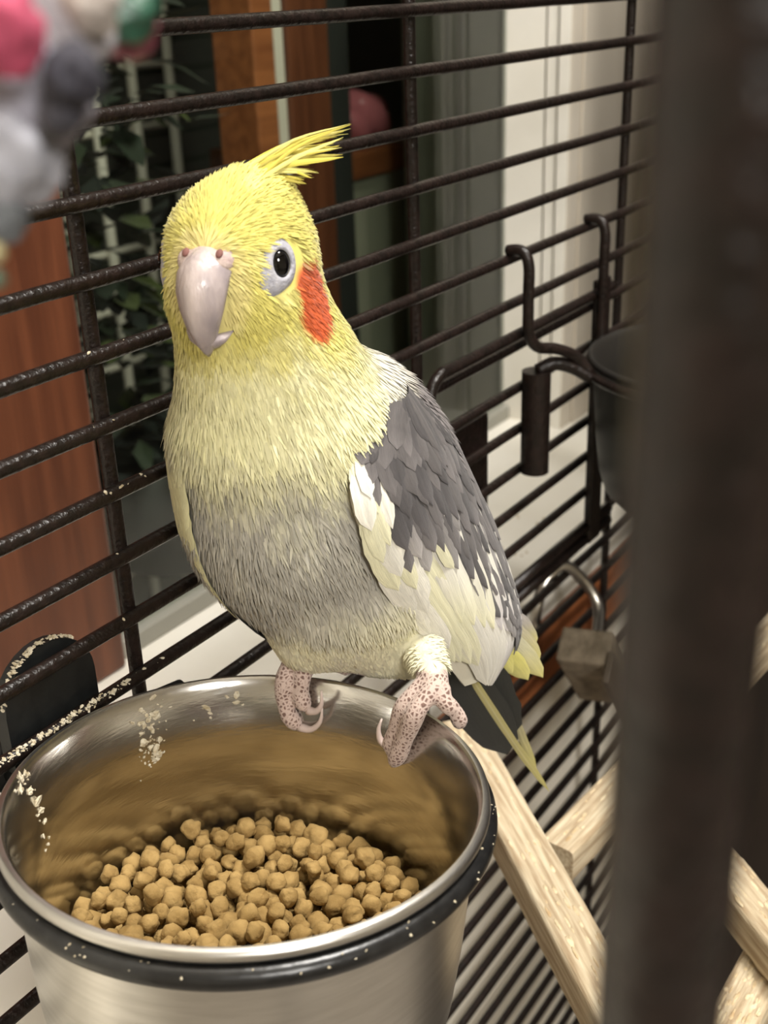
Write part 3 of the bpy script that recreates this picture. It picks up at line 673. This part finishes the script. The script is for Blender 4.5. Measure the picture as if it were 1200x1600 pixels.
for k_, v in enumerate(np.arange(.72, -.03, -.042)):
    for j, u in enumerate(np.arange(.03 + (.045 if k_ % 2 else 0), 1.0, .09)):
        u = u + random.uniform(-.02, .02); dk = isdark(u, v)
        if not dk and v > .36 and u > .16: continue
        if not dk and v > .62: continue
        c = jit(random.choice([DG, DG, DG, DG2, LG] if v > .25 else [DG, DG2]), .12) if dk else (jit(WY_, .05) if random.random() < .6 else jit(WF, .05))
        L = random.uniform(.15, .22) if dk else .17
        wfeather(wing, S1, (u, max(v, .0)), (min(u+random.uniform(-.02, .02), 1.), v+L), random.uniform(2.3, 3.3), fcol(c, None, c*.8, c*random.choice([.9, 1.3, 1.6]) if dk else None), 1.2, 2.0 + random.uniform(-.15, .3), 8, roll=random.uniform(-.2, .3))
# yellowish leading edge
for j, v in enumerate(np.linspace(.62, .10, 7)):
    wfeather(wing, S1, (.02, v), (.07, v+.2), 3.2, fcol(jit(WY_, .05)), 1.0, 1.7, 9, roll=.2)
# the other wing, mostly hidden behind the breast
def flank(px, py, d, off): c, n_ = surf_at(bu(px, py, d)); return c + n_*off
S2 = WingSurf([flank(262, 690, 0, .6), flank(283, 770, -2, .8), flank(305, 840, -2, .8), flank(345, 905, 0, .8), flank(420, 975, 4, .8), flank(500, 1035, 12, .5)],
              [flank(246, 680, 16, 2), flank(248, 770, 20, 3.6), flank(268, 850, 22, 4), flank(312, 912, 24, 3.4), flank(390, 985, 26, 2), flank(480, 1034, 26, 1)], 1.5, (-.8, -.55, 0))
wing2 = shell(S2, 'wing', bird, lin(214, 208, 160), -1.4); wing2['label'] = 'far wing edged pale yellow'
for i, u in enumerate(np.linspace(.95, .1, 8)):
    wfeather(wing2, S2, (u, .34), (u, .98 - .04*(i % 3)), 3.6, fcol(jit(lin(170, 166, 160), .1), lin(212, 208, 196)), .1, .5, 12, roll=-.2)
for k_, v in enumerate(np.arange(.52, -.02, -.09)):
    for u in np.arange(.08, 1., .2):
        wfeather(wing2, S2, (u, max(v, 0)), (u, v+.2), 4.4, fcol(jit(lin(222, 217, 172), .05)), .3, .8, 8, roll=-.1)
# tail
def straight(parent, a, b, hw, cols, sag, wd, name='tail_feather', n=12):
    P = [a*(1-t)+b*t + A(0, 0, -1)*sag*4*t*(1-t) for t in np.linspace(0, 1, n)]; tg = nrm(b-a); s_ = nrm(wd - tg*np.dot(wd, tg)); nv = np.cross(tg, s_)
    return feather(parent, P, [s_]*n, hw, cols, name, nrmv=[nv]*n)
TR = A(.86, -.2, .5)
DT = lin(46, 46, 42)
straight(bird, bu(668, 985, 34), bu(792, 1178, 46), 9.5, fcol(jit(DT)), 0, TR)
straight(bird, bu(725, 985, 38), bu(800, 1150, 48), 7.5, fcol(jit(DT)), 0, TR)
for (a, b, hw, c) in ((bu(720, 1030, 36), bu(858, 1236, 50), 1.5, lin(190, 180, 122)), (bu(715, 1020, 37), bu(846, 1215, 51), 1.0, lin(176, 166, 120)), (bu(765, 1020, 40), bu(838, 1200, 54), 1.6, lin(176, 168, 132)), (bu(775, 1030, 40), bu(822, 1170, 52), 1.5, lin(180, 172, 140))):
    straight(bird, a, b, hw, fcol(jit(c), None, lin(200, 192, 156), lin(200, 192, 120)), 1.5, TR)
for (ax, ay, bx2, by2, c) in ((742, 950, 848, 1058, WY_), (752, 940, 842, 1035, lin(214, 206, 176)), (735, 975, 825, 1062, lin(228, 222, 130)), (728, 985, 800, 1052, lin(230, 224, 130)), (764, 930, 835, 1010, lin(190, 184, 180))):
    straight(bird, bu(ax, ay, 40), bu(bx2, by2, 44), 4.6, fcol(jit(c, .04), None, None, lin(226, 218, 140)), -.6, A(.8, -.3, .6))
# crest
TIPS = [(548, 203, 16), (540, 210, 15), (530, 222, 13), (534, 236, 10), (518, 230, 12), (508, 242, 10), (500, 262, 8), (492, 272, 6), (480, 282, 5), (468, 296, 3), (455, 300, 2), (446, 288, 2)]
for i in range(80):
    tipx = TIPS[i % 12]; low = (i % 12)/12; sx = random.uniform(-2, 10)
    root, no = surf_at(HP(random.uniform(-4, 13), random.uniform(-8, 10), 24))
    tp = bu(tipx[0]+random.uniform(-40, 3)*random.random(), tipx[1]+random.uniform(-10, 10), tipx[2]+random.uniform(-5, 5))
    mid = root*.5+tp*.5 + A(0, 0, random.uniform(.5, 2.5)*(1-low)); P = catmull([root-A(0, 0, .8), mid, tp], 10)
    tg = nrm(tp-root); s_ = nrm(np.cross(A(.1, -1, .35), tg)); c = random.choice([lin(222, 208, 92), lin(206, 190, 80), lin(228, 218, 128), lin(186, 172, 76)])
    feather(bird, list(P), [s_]*10, random.choice([.22, .3, .4, .6])*random.uniform(.8, 1.3), fcol(c), 'crest_feather', nrmv=[-nrm(np.cross(tg, s_)) if np.dot(np.cross(tg, s_), A(0, -1, .3)) < 0 else nrm(np.cross(tg, s_))]*10, mid=.3)

# ------------------------------------------------------------------ second bowl and holder on the wall
B2 = A(492, 158, -152)
b2 = make_bowl('water_bowl', 'dark empty bowl hung high on the cage bars', 'bowl', B2, (0, 0, 1), .95, mat('dark_metal', lin(28, 25, 22), .5, .2), mat('dark_metal_in', lin(36, 33, 29), .5, .2))
h2 = thing('bowl_holder', 'dark wire ring holder hooked over the bars under the dark bowl', 'holder', B2 - A(0, 0, 8))
MB().tube([B2 + A(56.5*math.cos(a), 56.5*math.sin(a), -5) for a in np.linspace(0, 2*math.pi, 60)], 2.2, 10).build('ring', M['bar'], h2)
def wire(pts): return MB().tube(catmull(pts, 40), 2.4, 10).build('hook_wire', M['bar'], h2)
wire([(424, 225, -100), (423.5, 220, -99.4), (423, 216.4, -101), (423, 215, -106), (423, 215, -114), (423, 215, -124), (423.5, 214.8, -133), (428, 213, -139.5), (437, 209, -142), (446, 204, -147), (451, 198.5, -156)])
wire([(498, 225, -100), (497.5, 220, -99.4), (497, 216.4, -101), (497, 215, -106), (497, 215, -114), (497, 215, -128), (497, 215, -144), (496, 214.6, -156)])
MB().tube(catmull([(434.5, 216, -152), (440, 211, -149.5), (446, 205, -152), (451, 198.5, -157)], 16), 3.0, 10).build('arm', M['bar'], h2)
MB().tube([(434.5, 216.5, -198), (434.5, 216.5, -152)], 6.2, 24).build('grip', M['bar'], h2, auto=40)

# hook and hanging wooden block
hk = thing('hanging_perch_block', 'grey wooden block hung from a curved steel hook on the bars', 'perch', (515, 205, -400))
MB().tube(catmull([on(836, 985, 1, 231), on(838, 950, 1, 231), on(853, 908, 1, 230), A(*on(880, 896, 1, 225)[:2], -268.6), on(912, 908, 1, 218), on(934, 945, 1, 210), on(934, 985, 1, 205), on(926, 1012, 1, 203)], 44), 3., 12).build('hook', mat('dull_steel', (.42, .40, .36), .3, 1.), hk)
c0 = on(950, 1062, 1, 190); ax1 = nrm(on(985, 1135, 1, 190) - on(915, 1000, 1, 190))
MB().obox(c0 + A(8, 10, 0), ax1, (1, .2, .6), (25, 9, 13), 0, 1.5).build('block', mat('grey_wood', lin(128, 116, 98), .85, col2=lin(92, 82, 66), nscale=120, bump=.8), hk, smooth=False)
MB().obox(c0 + A(1, -6, -4), ax1, (1, .2, .6), (26, 8, 1.6), 0, .6).build('strap', mat('strap', lin(70, 60, 48), .6), hk, smooth=False)

# ------------------------------------------------------------------ wooden perches below
def beam(name, label, a, b, half, group=None, face=(0, 0, 1)):
    a = A(*a); b = A(*b); d = nrm(b-a); L = np.linalg.norm(b-a)/2; up = nrm(A(*face) - d*np.dot(face, d)); sd = np.cross(up, d)
    t = thing(name, label, 'perch', (a+b)/2, group)
    nseg = 30; bm2 = MB(); vs = []
    m2 = 10
    for i in range(nseg+1):
        t_ = i/nseg; c = a*(1-t_)+b*t_
        for k in range(4*m2):
            e, q = divmod(k, m2); q = q/m2*2-1
            x, y = [(q, 1), (1, -q), (-q, -1), (-1, q)][e]
            rnd = 1/max(1, (abs(x)**8+abs(y)**8)**(1/8)); g = .55*noise.noise((t_*L*.5+a[0], x*1.5, y*1.5)) + (.5*noise.noise((t_*L*.9, x*3, y*3+a[1])) if y > .4 else 0)
            vs.append(c + sd*(x*half*rnd + g*.25) + up*(y*half*rnd + g*.5))
    n = 4*m2
    bm2.add(vs, [(i*n+j, i*n+(j+1) % n, (i+1)*n+(j+1) % n, (i+1)*n+j) for i in range(nseg) for j in range(n)] + [tuple(range(n-1, -1, -1)), tuple(nseg*n+j for j in range(n))])
    bm2.build('beam', M['pine'], t, auto=50, rot=np.array([d, -sd, up]).T if np.dot(np.cross(d, -sd), up) > 0 else np.array([d, sd, up]).T)
    ch = MB()
    for i in range(70):
        q = random.random(); p = a*(1-q)+b*q + sd*random.uniform(-.8, .8)*half + up*(half-.1)
        ch.ell(p, (random.uniform(1.2, 3.5), random.uniform(.4, .9), .3), up, d, 7, 5)
    o = ch.build('splinters', M['chewed'], t); o['kind'] = 'stuff'
    return t
ZB = -300.
P1 = on(742, 1195, 2, ZB+2); P2 = on(985, 1640, 2, ZB-4)
P1 = P1 + (P1-P2)*((222.6 - 8.4*abs(nrm(P1-P2)[0]) - P1[1])/(P1[1]-P2[1]))        # its upper end rests against the cage bars
beam('wooden_perch', 'thick pale square wooden perch running down beside the steel bowl', P1, P2, 8.6)
beam('wooden_perch', 'shorter square wooden perch butting against the thick pale perch', on(868, 1345, 2, ZB-9), A(640, 124, ZB-9), 7.6)
beam('wooden_perch', 'square wooden perch slanting down beyond the black door post', on(1075, 1310, 2, ZB), on(1260, 1530, 2, ZB), 8.)
beam('wooden_perch', 'rough chewed wooden perch rising beyond the black door post', on(1215, 1480, 2, ZB-17), on(1130, 1640, 2, ZB-17), 8.)

# ------------------------------------------------------------------ toy hanging close to the lens
TD = 106.
toy = thing('bird_toy', 'blurred hanging toy of white, pink and green fabric knots', 'toy', at(60, 420, TD))
def lump(px, py, rpx, col, dd=0, sq=1., nm_='knot', rough=.85):
    k = (TD+dd)/FPX; ph = px*.1
    MB().ell(at(px, py, TD+dd), (rpx*k, rpx*k*.9, rpx*k*sq), nu=40, nv=26, fn=lambda d: 1+.22*noise.noise((d[0]*1.8+ph, d[1]*1.8, d[2]*1.8))+.10*noise.noise((d[0]*5+ph, d[1]*5, d[2]*5))).build(nm_, mat('toy_'+nm_, lin(*col), rough, col2=tuple(c*.6 for c in lin(*col)), nscale=180), toy)
lump(85, 40, 92, (158, 154, 158)); lump(48, 140, 96, (150, 148, 160)); lump(15, 245, 84, (160, 160, 168)); lump(-8, 330, 50, (118, 122, 126)); lump(60, 215, 46, (128, 126, 136), 4)
lump(112, 120, 50, (50, 48, 58), -7); lump(96, 176, 34, (64, 62, 70), -5); lump(-5, 40, 74, (186, 76, 104), -10); lump(195, 20, 56, (46, 92, 72), 7, .8, 'bead', .4); lump(198, 48, 52, (150, 78, 94), 11, .8, 'bead', .4)
lump(140, 5, 50, (174, 164, 156), -3); lump(-8, 392, 17, (206, 196, 150), 0, 1, 'bead', .4); lump(-4, 435, 14, (100, 120, 100), 0, 1, 'bead', .4)
pt = at(60, 40, TD); MB().tube([pt, (pt[0], pt[1], 72)], 1.6, 8).build('cord', M['chewed'], toy)
